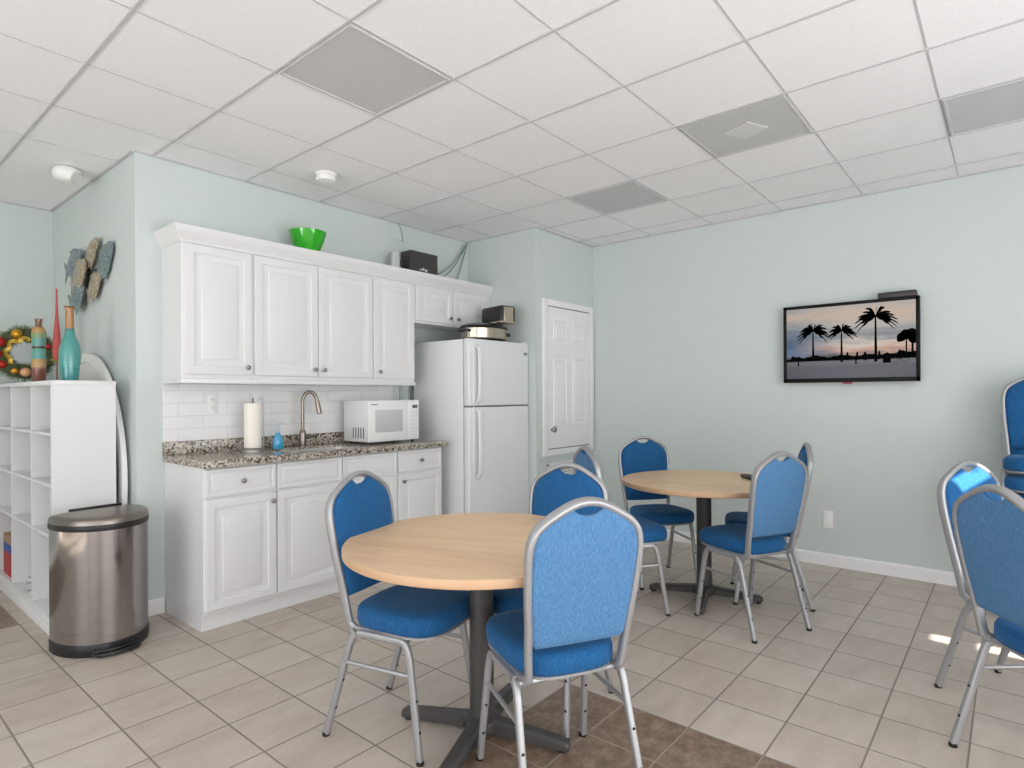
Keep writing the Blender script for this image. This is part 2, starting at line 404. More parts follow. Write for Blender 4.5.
# ceiling grid
GX, GY, G = .88478, 2.75204, .61466
g = MB()
ix = [i for i in range(-7, 9) if XC < GX + i * G < XT]; iy = [j for j in range(-9, 4) if YR < GY + j * G < YL]
def inside(x, y): return not ((x > XB and y > YK) or (x > XA and y > YP))
for i in ix:
    x = GX + i * G; y1 = YP if x > XA else (YK if x > XB else YL)
    g.box(x - .0065, x + .0065, YR, y1, H - .001, H + .006)
for j in iy:
    y = GY + j * G; x1 = XB if y > YK else (XA if y > YP else XT)
    g.box(XC, x1, y - .0038, y + .0038, H + .003, H + .006)
struct('trim_1', g, M_GRID, 'white metal ceiling grid', smooth=0)
g = MB()   # wall angle
for (x0, x1, y0, y1) in ((XB, XA, YK - .02, YK), (XB - .02, XB, YK, YL), (XC, XB, YL - .02, YL), (XA - .02, XA, YP, YK), (XA, XT, YP - .02, YP), (XT - .02, XT, YR, YP)):
    g.box(x0, x1, y0, y1, H - .002, H + .006)
struct('trim_2', g, M_GRID, 'white metal angle around the ceiling edge', smooth=0)
def cell(i, j): return GX + i * G, GX + (i + 1) * G, GY + j * G, GY + (j + 1) * G
def troffer(i, j, label):
    x0, x1, y0, y1 = cell(i, j); cx, cy = (x0 + x1) / 2, (y0 + y1) / 2
    t = thing('ceiling_light', label, 'ceiling light', (cx, cy, H), 0, 'square ceiling lights'); h = G / 2
    sq = lambda k, z: [(-k, -k, z), (k, -k, z), (k, k, z), (-k, k, z)]
    MB().loops([sq(h - .01, .004), sq(h - .01, -.004), sq(h - .013, -.007), sq(h - .024, -.007), sq(h - .027, -.002), sq(h - .027, .004)], False, False).build('frame', M_GRID, t, 25)
    MB().box(-h + .026, h - .026, -h + .026, h - .026, -.0015, .004).build('diffuser', M_DIFF, t)
troffer(1, -1, 'square grey ceiling light with white frame, nearest the camera above the sink')
troffer(5, -1, 'small looking square ceiling light in front of the white access door')
troffer(5, -5, 'ceiling light cut by the right edge of the picture')
x0, x1, y0, y1 = cell(4, -3)
t = thing('ceiling_vent', 'grey square ceiling air vent with a small diamond plate at its centre', 'vent', ((x0 + x1) / 2, (y0 + y1) / 2, H))
h = G / 2 - .012
MB().loops([[(s * h * a, u * h * a, z) for s, u in ((-1, -1), (1, -1), (1, 1), (-1, 1))] for a, z in ((1, .004), (1, -.004), (.97, -.0045), (.96, -.002), (.7, -.0022))]).build('vent_cone', M_VENT, t, 20)
MB().loops([[(.125 * math.cos(a), .125 * math.sin(a), z) for a in (0.35, PI / 2 + .35, PI + .35, 1.5 * PI + .35)] for z in (-.003, -.008)]).build('diamond_plate', M_PLATE, t)
# smoke detectors
t = thing('smoke_detector', 'round white ceiling detector with a grey side lens above the cubby shelf', 'smoke detector', (1.20, 5.0, H))
MB().lathe([(.062, 0), (.078, -.012), (.086, -.035), (.084, -.06), (.07, -.082), (.045, -.094), (.015, -.098)]).build('body', M_WPL, t)
c = Vector((.03, -.045, -.055)); MB().lathe([(.036, 0), (.038, .022), (.033, .032)], seg=24).build('lens', M_VENT, t, M=Matrix.Translation(c) @ Vector((.35, -1, -.75)).to_track_quat('Z', 'X').to_matrix().to_4x4())
t = thing('smoke_detector', 'small round white smoke detector on the ceiling above the upper cabinets', 'smoke detector', (2.42, 3.74, H))
MB().lathe([(.075, 0), (.075, -.018), (.066, -.02), (.066, -.034), (.07, -.036), (.066, -.052), (.04, -.06), (.0, -.061)][:-1]).build('body', M_WPL, t)

# access door in the pantry wall
dr = MB(); X_, X2, Z_, Z2 = 4.655, 5.385, .905, 2.285
DY = YP - .012
dr.box(X_, X2, DY, YP, Z_, Z2)
door = dr.build('door_1', M_TRIM); tag(door, 'white six panel access door set high in the pale green wall', 'door', kind='structure')
pp = [(0, 0), (.006, .008), (.014, .009), (.022, .003), (.034, .003), (.05, .009)]
for a, b in ((X_ + .085, X_ + .315), (X2 - .315, X2 - .085)):
    for c, d in ((1.965, 2.165), (1.12, 1.80)):
        p = MB(); p.panel(a, b, c, d, DY, pp); p.build('panel', M_TRIM, door, 20)
cs = MB(); e = .082
for (a, b, c, d) in ((X_ - e, X_ - .008, Z_ - .07, Z2 + .07), (X2 + .008, X2 + e, Z_ - .07, Z2 + .07), (X_ - .008, X2 + .008, Z2 + .01, Z2 + .07), (X_ - .008, X2 + .008, Z_ - .07, Z_ - .01)):
    cs.box(a, b, YP - .022, YP, c, d, .004)
cs.build('casing', M_TRIM, door)
gp = MB(); gp.box(X_ - .01, X2 + .01, YP - .006, YP, Z2, Z2 + .012); gp.box(X_ - .01, X2 + .01, YP - .006, YP, Z_ - .012, Z_); gp.build('gap', M_SHADE, door)
MB().lathe([(.012, 0), (.012, .02), (.026, .03), (.028, .045), (.018, .055)], (4.705, DY, 1.09), 20, 'Y').build('knob', M_KNOB, door)
t = thing('wall_vent', 'low white louvred vent on the wall under the access door', 'vent', (4.93, YP, .52))
f = MB(); VW, VH = .29, .24
for (a, b, c, d) in ((-VW, VW, 0, .03), (-VW, VW, VH - .03, VH), (-VW, -VW + .03, 0, VH), (VW - .03, VW, 0, VH)): f.box(a, b, -.014, 0, c, d, .003)
f.build('frame', M_TRIM, t)
f = MB()
for i in range(7):
    z = .036 + i * .026
    f.loops([[(x, -.002, z + .016), (x, -.002, z + .019), (x, -.013, z + .004), (x, -.013, z + .001)] for x in (-VW + .03, VW - .03)])
f.build('louvre', M_TRIM, t, 0)
MB().box(-VW + .02, VW - .02, -.002, 0, .02, VH - .02).build('backing', M_SHADE, t)

# ------------------------------------------------------------ kitchen cabinets
DOOR = [(0, 0), (0, .016), (.004, .02), (.052, .02), (.056, .0135), (.064, .012), (.099, .0155), (.102, .0195), (.106, .0205)]
DRAW = [(0, 0), (0, .016), (.004, .02), (.02, .02), (.027, .013), (.034, .0145), (.044, .0195)]
def knob(parent, x, y, z):
    MB().lathe([(.007, 0), (.006, .012), (.013, .018), (.0165, .025), (.014, .031), (.006, .034)], (x, y, z), 20, 'Y').build('knob', M_KNOB, parent)
def cab_door(parent, x0, x1, z0, z1, y, kx=None, kz=None, name='door', prof=DOOR):
    o = MB().panel(x0, x1, z0, z1, y, prof).build(name, M_CAB, parent, 20)
    if kx is not None: knob(o, kx, y - .02, kz)
    return o
def body(parent, x0, x1, y0, y1, z0, z1, mid=None):
    MB().box(x0, x1, y0, y1, z0, z1, .0015, 1).build('body', M_CAB, parent)
YU = 4.02
uppers = [
    (1.555, 2.018, 1.545, [(1.575, 2.008, 1.968, 1.625)], 'tall white upper cabinet with one door at the left end of the row'),
    (2.018, 3.022, 1.545, [(2.028, 2.517, 2.480, 1.625), (2.523, 3.012, 2.560, 1.625)], 'white upper cabinet with a pair of tall doors above the sink'),
    (3.022, 3.475, 1.545, [(3.032, 3.462, 3.080, 1.625)], 'tall white upper cabinet with one door above the microwave'),
    (3.475, XA - .004, 2.07, [(3.49, 3.935, 3.89, 2.14), (3.945, 4.40, 3.99, 2.14)], 'short white cabinet with two small doors above the fridge')]
for (x0, x1, z0, ds, lb) in uppers:
    t = thing('wall_cabinet', lb, 'cabinet', ((x0 + x1) / 2, YK, z0), 0, 'white upper cabinets'); cx = (x0 + x1) / 2
    body(t, x0 - cx + .0005, x1 - cx - .0005, YU + .003 - YK, 0, 0, 2.50 - z0)
    for (a, b, kx, kz) in ds:
        cab_door(t, a - cx, b - cx, (.028 if z0 < 2 else .02), 2.405 - z0, YU + .003 - YK, kx - cx, kz - z0)
# crown moulding, mitred at the left front corner
prof = [(.0, 2.412), (.007, 2.412), (.009, 2.428), (.019, 2.440), (.032, 2.466), (.043, 2.480), (.046, 2.492), (.050, 2.512), (.0, 2.512)]
cr = MB(); path = [(1.555, YK, -1, 0), (1.555, YU, -1, -1), (XA - .004, YU, 0, -1)]
cr.loops([[(x + nx * o, y + ny * o, z) for o, z in prof] for (x, y, nx, ny) in path])
t = cr.build('crown_molding', M_CAB, None, 25); tag(t, 'white crown moulding running along the top of the upper cabinets', 'molding')
lr = MB(); lr.box(1.548, 3.475, YU - .012, YU + .01, 1.515, 1.5445, .003); lr.box(1.548, 1.562, YU + .0105, YK, 1.515, 1.5445, .003); lr.box(3.461, 3.475, YU + .0105, YK, 1.515, 1.5445, .003)
tag(lr.build('light_rail', M_CAB), 'white rail under the tall upper cabinets', 'molding')
# base units
YBF = 3.745
bases = [(1.565, 2.030, 'white base cabinet with one drawer and one door beside the trash can', [(1.575, 2.024, 1.80, 1.995)], True),
         (2.030, 3.042, 'wide white sink cabinet with two plain false fronts and two doors', [(2.036, 2.534, None, 2.495), (2.542, 3.036, None, 2.58)], False),
         (3.042, 3.530, 'white base cabinet with one drawer and one door beside the fridge', [(3.050, 3.515, 3.28, 3.09)], True)]
for (x0, x1, lb, cols, dk) in bases:
    cx = (x0 + x1) / 2; t = thing('base_cabinet', lb, 'cabinet', (cx, YK, 0), 0, 'white base cabinets')
    a0, a1 = x0 - cx + .0005, x1 - cx - .0005
    if dk: body(t, a0, a1, YBF - YK, -.001, .10, .9975)
    else:   # open box: the sink bowl hangs inside
        MB().box(a0, a0 + .018, YBF - YK, -.001, .10, .9975).box(a1 - .018, a1, YBF - YK, -.001, .10, .9975).box(a0 + .018, a1 - .018, YBF - YK, YBF - YK + .018, .10, .9975).box(a0 + .018, a1 - .018, YBF - YK + .018, -.001, .10, .118).box(a0 + .018, a1 - .018, -.012, -.001, .118, .9975).build('body', M_CAB, t)
    MB().box(x0 - cx, x1 - cx, YBF + .03 - YK, YBF + .045 - YK, 0, .0995).build('toe_kick', M_CAB, t)
    if x0 < 1.6: MB().box(x0 - cx, x0 - cx + .018, YBF + .046 - YK, -.017, 0, .0995).build('side_skirt', M_CAB, t)
    for (a, b, dkx, kx) in cols:
        cab_door(t, a - cx, b - cx, .125, .800, YBF - YK, kx - cx, .745)
        cab_door(t, a - cx, b - cx, .815, .985, YBF - YK, (dkx - cx) if dk else None, .90, 'drawer' if dk else 'false_front', DRAW)
# countertop with the sink cut-out
SX0, SX1, SY0, SY1 = 2.17, 2.78, 3.775, 4.125
ct = MB(); zt, zb = 1.04, .998; ox0, ox1, oy0, oy1 = 1.552, 3.575, 3.695, YK
def rr(x0, x1, y0, y1, r, n=5):
    out = []
    for (cx, cy, a) in ((x0 + r, y0 + r, PI), (x1 - r, y0 + r, 1.5 * PI), (x1 - r, y1 - r, 0), (x0 + r, y1 - r, PI / 2)):
        for k in range(n): out.append((cx + r * math.cos(a + k * PI / 2 / (n - 1)), cy + r * math.sin(a + k * PI / 2 / (n - 1))))
    return out
outer = rr(ox0, ox1, oy0, oy1, .012); inner = rr(SX0, SX1, SY0, SY1, .05)
def sh(p, d):
    cx, cy = (ox0 + ox1) / 2, (oy0 + oy1) / 2
    return (p[0] + (d if p[0] < cx else -d), p[1] + (d if p[1] < cy else -d))
rings = [[(*p, zb) for p in inner], [(*p, zb) for p in outer], [(*p, zt - .006) for p in outer], [(*sh(p, .006), zt) for p in outer], [(*p, zt) for p in inner]]
ct.loops(rings + [rings[0]], False, False)
bmesh.ops.remove_doubles(ct.bm, verts=ct.bm.verts, dist=1e-5)
top = thing('countertop', 'speckled brown and grey granite countertop over the base cabinets', 'countertop', (0, 0, 0))
ct.build('slab', M_GRAN, top, 30)
MB().box(1.552, 3.55, YK - .03, YK - .0005, zt, 1.128, .002).build('backsplash_lip', M_GRAN, top)
tag(MB().box(1.556, 3.475, YK - .009, YK - .0005, 1.128, 1.5145).build('tile_backsplash', M_SUB, None, 0), 'glossy white subway tile backsplash between counter and cabinets', 'backsplash')
t = thing('sink', 'stainless steel undermount sink bowl in the granite counter', 'sink', ((SX0 + SX1) / 2, (SY0 + SY1) / 2, .85))
b = MB(); cx, cy = (SX0 + SX1) / 2, (SY0 + SY1) / 2
def ring(d, z, r=.05): return [(x - cx, y - cy, z) for x, y in rr(SX0 + d, SX1 - d, SY0 + d, SY1 - d, r)]
b.loops([ring(-.001, .176), ring(.004, .176), ring(.01, .03), ring(.03, .006), ring(.2, .0, .012) if False else ring(.10, .002, .02)], False, True)
o = b.build('bowl', M_SINK, t)
MB().lathe([(.035, 0), (.035, .004), (.02, .002)], (0, 0, .003), 20).build('drain', M_KNOB, t)
# faucet
fx, fy = 2.50, 4.20
t = thing('faucet', 'tall brushed gooseneck faucet behind the sink', 'faucet', (fx, fy, zt))
MB().lathe([(.032, 0), (.032, .006), (.027, .012), (.027, .10), (.022, .12), (.017, .13)]).build('base', M_FAUCET, t)
arc = [(0, 0, .12), (0, 0, .335)] + [(.050 - .050 * math.cos(a), -(.022 - .022 * math.cos(a)), .335 + .085 * math.sin(a)) for a in [i * PI / 16 for i in range(1, 16)]]
MB().tube(arc, .0135, 14).build('spout', M_FAUCET, t)
e = Vector(arc[-1]); dd = (Vector(arc[-1]) - Vector(arc[-2])).normalized()
MB().tube([e - dd * .005, e + dd * .02, e + dd * .10, e + dd * .105], [.0145, .018, .019, .015], 14).build('spray_head', M_FAUCET, t)
MB().tube([(.02, 0, .07), (.05, -.002, .072), (.055, -.003, .0725), (.13, -.008, .082)], [.017, .017, .011, .010], 12).build('handle', M_FAUCET, t)
# paper towel
t = thing('paper_towel_roll', 'white paper towel roll on a metal stand on the counter', 'paper towel', (2.075, 4.14, zt))
MB().lathe([(.085, 0), (.085, .008), (.078, .02), (.05, .022)]).build('stand_base', M_KNOB, t)
MB().lathe([(.02, .024), (.058, .024), (.059, .03), (.059, .335), (.056, .34), (.02, .34)]).build('roll', M_PAPER, t)
MB().tube([(0, 0, .02), (0, 0, .37), (0, 0, .375)], [.006, .006, .009], 10).build('post', M_KNOB, t)
MB().tube(fillet([(.08, 0, .01), (.08, 0, .30), (.074, 0, .36), (.072, 0, .372)], .02), .004, 8).build('tension_arm', M_KNOB, t)
# soap bottle
t = thing('soap_bottle', 'small clear bottle of blue soap beside the sink', 'soap bottle', (2.265, 4.14, zt))
MB().lathe([(.0, 0), (.036, .001), (.04, .01), (.04, .055), (.032, .085), (.02, .105), (.014, .118), (.014, .125)][1:], sx=1, sy=.7).build('bottle', mat('blue_soap', srgb(70, 168, 212), .15, coat=.5, var=.3, vscale=40), t)
MB().lathe([(.015, .124), (.016, .14), (.009, .143), (.005, .165), (.005, .185)], seg=14).tube([(-.004, 0, .186), (.03, -.01, .188), (.034, -.011, .182)], .006, 8).build('pump', mat('pale_blue_pump', srgb(190, 204, 214), .3), t)
# outlets
def plate(name, label, cat, c, nrm, w2, h2, kind, group=None):
    rz = {'-Y': 0, '-X': -PI / 2}[nrm]
    t = thing(name, label, cat, c, rz, group)
    MB().box(-w2, w2, -.006, 0, -h2, h2, .003).build('cover', M_WPL, t)
    if kind == 'outlet':
        for s in (-1, 1): 
            r = MB().box(-.017, .017, -.008, -.0055, s * .029 - .018, s * .029 + .018, .002).build('receptacle', M_WPL, t)
            q = MB(); q.box(-.009, -.006, -.0086, -.0079, s * .029 - .004, s * .029 + .009); q.box(.006, .009, -.0086, -.0079, s * .029 - .004, s * .029 + .009); q.box(-.002, .002, -.0086, -.0079, s * .029 - .012, s * .029 - .008); q.build('slot', M_WOODG, r)
    return t
plate('wall_outlet', 'white double outlet on the tile backsplash left of the paper towels', 'outlet', (1.875, YK - .009, 1.378), '-Y', .036, .068, 'outlet')
plate('wall_outlet', 'white double outlet on the tiles behind the paper towel roll', 'outlet', (2.215, YK - .009, 1.385), '-Y', .036, .068, 'outlet')
plate('wall_plate', 'blank white plate low on the wall behind the right table', 'wall plate', (XT, 1.174, .382), '-X', .038, .073, 'blank')
# grey conduit between tiles and fridge, plus a strip painted in for shadow
tag(MB().box(3.555, 3.585, YK - .02, YK, 1.128, 2.07, .003).box(3.66, 3.675, YK - .02, YK, 1.128, 2.07, .003).build('conduit', mat('conduit_and_shade_grey', srgb(178, 190, 186), .5)), 'conduit and a painted-in shadow strip on the wall between backsplash and fridge', 'conduit')
# microwave
t = thing('microwave', 'white microwave oven at the right end of the granite counter', 'microwave', (3.15, 4.06, zt)); mw, md, mh = .2635, .165, .332
z0 = .018
MB().box(-mw, mw, -md + .02, md, z0, mh + z0, .006).build('body', M_WPL, t)
dd_ = MB().box(-mw, .135, -md, -md + .0195, z0, mh + z0, .004).build('door', M_WPL, t)
MB().box(-.195, .085, -md - .002, -md + .001, z0 + .075, z0 + .255, .0015).build('window', M_MESHW, dd_)
MB().box(-.235, -.17, -md - .0008, -md + .001, z0 + .295, z0 + .302).build('nameplate', M_WOODG, dd_)
cp = MB().box(.137, mw, -md, -md + .0195, z0, mh + z0, .004).build('control_panel', M_WPL, t)
MB().box(.19, .245, -md - .002, -md + .001, z0 + .265, z0 + .292).build('display', M_WOODG, cp)
q = MB()
for i in range(5):
    for j in range(3): q.box(.168 + j * .03, .19 + j * .03, -md - .0015, -md + .001, z0 + .085 + i * .033, z0 + .106 + i * .033, .001)
q.build('buttons', mat('pale_grey_plastic', srgb(222, 222, 220), .4), cp)
q = MB()
for i in range(5): 
    y = -md + .055 + i * .034; q.box(-mw - .0008, -mw + .002, y, y + .012, z0 + .03, z0 + .115)
q.build('side_vents', M_WOODG, t)
q = MB()
for sx in (-1, 1):
    for sy in (-1, 1): q.lathe([(.014, 0), (.016, z0 + .001)], (sx * (mw - .04), sy * (md - .04), 0), 12)
q.build('feet', M_BLACK, t)

# ------------------------------------------------------------ fridge
FX0, FX1, FYF, FYB, FZ = 3.652, 4.468, 3.53, 4.24, 1.915
fcx = (FX0 + FX1) / 2
t = thing('refrigerator', 'white top-freezer refrigerator in the alcove beside the counter', 'refrigerator', (fcx, FYF, 0)); fw = (FX1 - FX0) / 2
MB().box(-fw, fw, .075, FYB - FYF, .03, FZ - .005, .006).build('body', M_FRIDGE, t)
MB().box(-fw + .02, fw - .02, .07, .10, 0, .09).build('base_grille', mat('grey_grille', srgb(150, 150, 150), .5), t)
def fdoor(z0, z1, name):
    o = MB().box(-fw, fw, 0, .068, z0, z1, .012, 3).build(name, M_FRIDGE, t)
    return o
fz = fdoor(1.337, FZ, 'freezer_door'); fd = fdoor(.095, 1.325, 'fridge_door')
MB().box(-fw + .01, fw - .01, .066, .077, .1, FZ - .01).build('door_seal', mat('grey_gasket', srgb(150, 150, 152), .6), t)
def fhandle(par, z0, z1):
    h_ = MB(); x = -fw + .095
    pts = crom([(x, .002, z0), (x, -.03, z0 + .03), (x, -.045, z0 + .10), (x, -.047, (z0 + z1) / 2), (x, -.045, z1 - .10), (x, -.03, z1 - .03), (x, .002, z1)], 5)
    h_.tube(pts, .026, 12, rz=.014, up=(0, 1, 0)); h_.build('handle', M_FRIDGE, par)
    MB().box(-fw + .05, -fw + .068, -.004, .002, z0 - .02, z1 + .02, .003).build('handle_trim', M_WPL, par)
fhandle(fz, 1.36, 1.86); fhandle(fd, .71, 1.31)
e = MB(); ex, ez = fw - .048, 1.812   # small dark emblem: two short strokes joined by a bar
e.box(ex - .02, ex - .011, -.003, .001, ez - .016, ez + .016); e.box(ex + .011, ex + .02, -.003, .001, ez - .016, ez + .016); e.box(ex - .02, ex + .02, -.003, .001, ez + .0, ez + .012); e.build('emblem', M_WOODG, fz)
hg = MB().box(fw - .07, fw - .01, .005, .05, FZ, FZ + .012, .004); hg.build('hinge_cover', M_WPL, t)

# cooker and toaster on the fridge
kx, ky = 4.075, 3.74
t = thing('electric_cooker', 'oval stainless steel slow cooker with black lid on the fridge', 'slow cooker', (kx, ky, FZ))
MB().lathe([(.20, 0), (.225, .004), (.235, .02), (.22, .03)], seg=40, sy=.72).build('base_ring', M_BLACK, t)
MB().lathe([(.232, .022), (.245, .03), (.252, .115), (.245, .12)], seg=40, sy=.72).build('housing', M_STEEL, t)
MB().lathe([(.255, .118), (.262, .125), (.255, .14), (.21, .158), (.12, .172), (.05, .175)], seg=40, sy=.72).build('lid', M_GLOSS, t)
MB().tube(fillet([(-.06, -.06, .168), (-.06, -.06, .195), (.0, -.06, .195), (0, -.06, .168)], .012), .009, 8).build('lid_handle', M_BLACK, t)
for s in (-1, 1): MB().tube(fillet([(s * .24, -.05, .09), (s * .285, -.045, .092), (s * .285, .045, .092), (s * .24, .05, .09)], .02), .011, 8).build('side_handle', M_BLACK, t)
MB().lathe([(.018, 0), (.018, .016), (.013, .02)], (.18, -.135, .07), 14, 'Y').build('dial', M_BLACK, t)
t = thing('toaster', 'black toaster with a steel end plate lying on top of the cooker', 'toaster', (kx + .165, ky - .02, FZ + .178), math.radians(-12))
MB().box(-.075, .105, -.15, .17, 0, .165, .028, 4).build('body', M_BLACK, t)
MB().box(-.04, .07, -.156, -.148, .012, .15, .004).build('end_plate', M_STEEL, t)
MB().box(-.08, .11, -.153, .173, -.002, .02, .01).build('base', M_STEEL, t)
q = MB(); q.box(-.03, -.005, -.10, .13, .158, .1665); q.box(.035, .06, -.10, .13, .158, .1665); q.build('slots', M_WOODG, t)
MB().tube(crom([(-.25, -.02, .125), (-.29, -.06, .12), (-.33, -.10, .085), (-.35, -.115, .03), (-.37, -.12, .006)], 5), .006, 8).build('cord', mat('dark_grey_cord', srgb(90, 92, 94), .5), bpy.data.objects['electric_cooker'])

# ------------------------------------------------------------ things on the upper cabinets
t = thing('green_bowl', 'bright green glass bowl on top of the white cabinets', 'bowl', (2.505, 4.12, 2.50))
MB().lathe([(.06, 0), (.075, .004), (.093, .05), (.119, .11), (.137, .172), (.139, .178), (.133, .177), (.113, .11), (.086, .055), (.05, .02)], seg=40).build('bowl', M_GREEN, t)
t = thing('router', 'black network box standing on the cabinet above the microwave', 'router', (3.715, 4.15, 2.50))
MB().box(-.165, .165, 0, .14, .0, .245, .006).build('case', mat('dark_grey_plastic', srgb(58, 56, 55), .38), t)
q = MB(); q.box(-.06, -.028, -.0015, .001, .075, .088); q.lathe([(.014, 0), (.014, .002)], (-.015, 0, .088), 14, 'Y'); q.box(.004, .035, -.0015, .001, .068, .092); q.build('pale_marks', mat('pale_grey_marks', srgb(200, 200, 200), .4), t)  # pale marks on the front of the case
q = MB()
for i in range(8): q.box(-.1665, -.164, .02, .12, .04 + i * .024, .05 + i * .024)
q.build('side_slots', M_GLOSS, t)
tag(MB().box(3.37, 3.45, 4.18, 4.215, 2.50, 2.70, .008).build('modem', mat('pale_plastic', srgb(196, 204, 200), .3)), 'slim pale plastic box standing left of the black router', 'modem')
t = thing('wall_plate', 'square white cover plate high on the wall above the router', 'wall plate', (3.565, YK, 2.93))
MB().box(-.10, .10, -.012, 0, -.072, .072, .004).build('cover', M_WALL, t)
MB().tube(crom([(-.03, -.016, .075), (0, -.02, .04), (.02, -.02, -.02), (.03, -.016, -.075)], 4), .004, 8).build('cord', M_CABLE, t)
for (a, b_, l) in (((3.89, 4.22, 2.56), .06, 'upper grey cable sagging from the router to the ceiling corner'), ((3.90, 4.25, 2.53), .10, 'lower grey cable sagging from the router to the ceiling corner'), ((4.24, 4.30, 2.505), .02, 'steep grey cable from the cabinet top up to the ceiling corner')):
    e_ = (4.44, 4.305, 3.0); P_ = []
    for k in range(13):
        u = k / 12; P_.append((a[0] + (e_[0] - a[0]) * u, a[1] + (e_[1] - a[1]) * u, a[2] + (e_[2] - a[2]) * u - b_ * math.sin(PI * u)))
    tag(MB().tube(P_, .0055, 8).build('network_cable', M_CABLE), l, 'cable', 'cables above the fridge cabinet')

# ------------------------------------------------------------ cubby shelf
CX0, CX1, CY0, CY1, CZ = .973, 1.308, 4.405, 6.20, 1.532
t = thing('cubby_shelf', 'tall white open cubby shelf standing against the corner wall', 'shelf', (CX0, CY0, 0)); W_ = CX1 - CX0; L_ = CY1 - CY0
MB().box(0, W_, 0, .022, .085, CZ - .028).build('end_panel', M_LAM, t); MB().box(0, W_, L_ - .022, L_, .085, CZ - .028).build('end_panel', M_LAM, t)
MB().box(-.004, W_ + .002, -.004, L_ + .004, CZ - .028, CZ, .002).build('top_panel', M_LAM, t)
MB().box(W_ - .008, W_, .022, L_ - .022, .10, CZ - .028).build('back_panel', M_LAM, t)
MB().box(.0, W_, .0, L_, 0, .085, .002).box(-.012, .0, -.0, L_, 0, .055, .003).build('plinth', M_LAM, t)
for z in (.087, .575, .885, 1.195): MB().box(.003, W_ - .008, .022, L_ - .022, z, z + .018).build('shelf', M_LAM, t)
for y in (.505, 1.07, 1.58):
    MB().box(.002, W_ - .009, y - .008, y + .008, .105, CZ - .029).build('divider', M_LAM, t)
# things in the cubby
t = thing('storage_box', 'red and blue printed box in the cubby at the left edge', 'box', (1.10, 5.72, .105))
for (z0, z1, m_) in ((0, .17, M_RED), (.17, .235, M_BLUEC), (.235, .30, M_TANC)): MB().box(-.10, .10, -.16, .16, z0, z1 - .001, .002).build('band', m_, t)
t = thing('white_jug', 'small white plastic jug on the bottom shelf of the cubby', 'jug', (1.03, 5.02, .105))
MB().lathe([(.03, 0), (.042, .01), (.05, .12), (.054, .125), (.048, .126), (.04, .02)], seg=20).build('cup', M_WPL, t)
MB().tube(fillet([(-.04, -.03, .10), (-.075, -.05, .10), (-.07, -.05, .05), (-.036, -.03, .05)], .012), .006, 8).build('handle', M_VENT, t)
tag(MB().lathe([(.02, 0), (.04, .01), (.045, .035), (.03, .055), (.008, .06)], (1.03, 5.55, 1.213), 18).build('ornament_ball', mat('silver_ornament', srgb(160, 160, 160), .3, .6)), 'small grey ball on the upper shelf at the left edge', 'ornament')
# round folding table stored on edge behind the shelf
t = thing('folding_table', 'round white folding table stored on its edge behind the cubby shelf', 'folding table', (1.362, 5.215, 0)); A_, B_ = .80, .875
def el(k, x): 
    return [(x, A_ * k * math.cos(a), B_ + B_ * k * math.sin(a)) for a in [2 * PI * i / 64 for i in range(64)]]
MB().loops([el(.97, .018), el(1, .014), el(1, -.016), el(.985, -.02), el(.93, -.02), el(.925, .0), el(.9, .006)]).build('tabletop', M_WPL, t)
MB().tube(fillet([(-.012, -.55, .55), (-.016, -.60, .35), (-.016, -.60, .30), (-.016, .60, .30), (-.016, .6, .55)], .05), .011, 8).build('leg_frame', M_VENT, t)

# ------------------------------------------------------------ decorations on the cubby
t = thing('bottle_vase', 'tall teal glazed bottle vase with a tan neck on the cubby shelf', 'vase', (1.13, 4.67, CZ))
MB().lathe([(.034, 0), (.044, .004), (.048, .04), (.057, .12), (.060, .17), (.056, .22), (.042, .262), (.030, .295), (.025, .33), (.0235, .36), (.0235, .46), (.027, .475), (.032, .483), (.027, .485), (.018, .45)], seg=36).build('vessel',
    m_bands('teal_and_tan_glaze', 2, [(0, srgb(50, 140, 140)), (.18, srgb(76, 158, 152)), (.58, srgb(70, 150, 144)), (.665, srgb(60, 130, 122)), (.70, srgb(170, 122, 74)), (.95, srgb(178, 130, 84)), (.975, srgb(120, 78, 40))]), t)
t = thing('banded_vase', 'slim cylindrical vase with teal, tan and brown bands on the cubby shelf', 'vase', (1.10, 5.30, CZ))
MB().lathe([(.037, 0), (.041, .006), (.040, .10), (.043, .12), (.042, .18), (.039, .19), (.041, .30), (.042, .355), (.037, .385), (.022, .40), (.019, .42), (.024, .455), (.019, .456), (.014, .42)], seg=32).build('vessel',
    m_bands('banded_glaze', 2, [(0, srgb(120, 64, 52)), (.2, srgb(150, 90, 70)), (.235, srgb(190, 150, 90)), (.37, srgb(98, 170, 160)), (.53, srgb(60, 50, 40)), (.57, srgb(96, 160, 150)), (.70, srgb(140, 160, 110)), (.78, srgb(196, 150, 88)), (.87, srgb(120, 84, 60))]), t)
t = thing('spire_ornament', 'slender coral red spire ornament on a thin stand between the vases', 'ornament', (1.13, 4.97, CZ))
MB().tube([(0, 0, 0), (0, 0, .17)], .005, 8).lathe([(.035, 0), (.035, .006), (.006, .01)], seg=20).build('stand', mat('bronze_rod', srgb(120, 100, 80), .4, .6), t)
MB().lathe([(.01, .15), (.024, .17), (.026, .22), (.021, .30), (.015, .38), (.009, .45), (.006, .55), (.005, .625), (.004, .635)], seg=20).build('spire', mat('coral_red', srgb(176, 74, 70), .5, var=.3, vscale=120, bump=.6, bscale=90), t)
MB().tube([(-.03, 0, .152), (0, .0, .148), (.03, 0, .16)], [.008, .012, .006], 8).build('collar', mat('olive_gold', srgb(160, 140, 60), .4, .4), t)
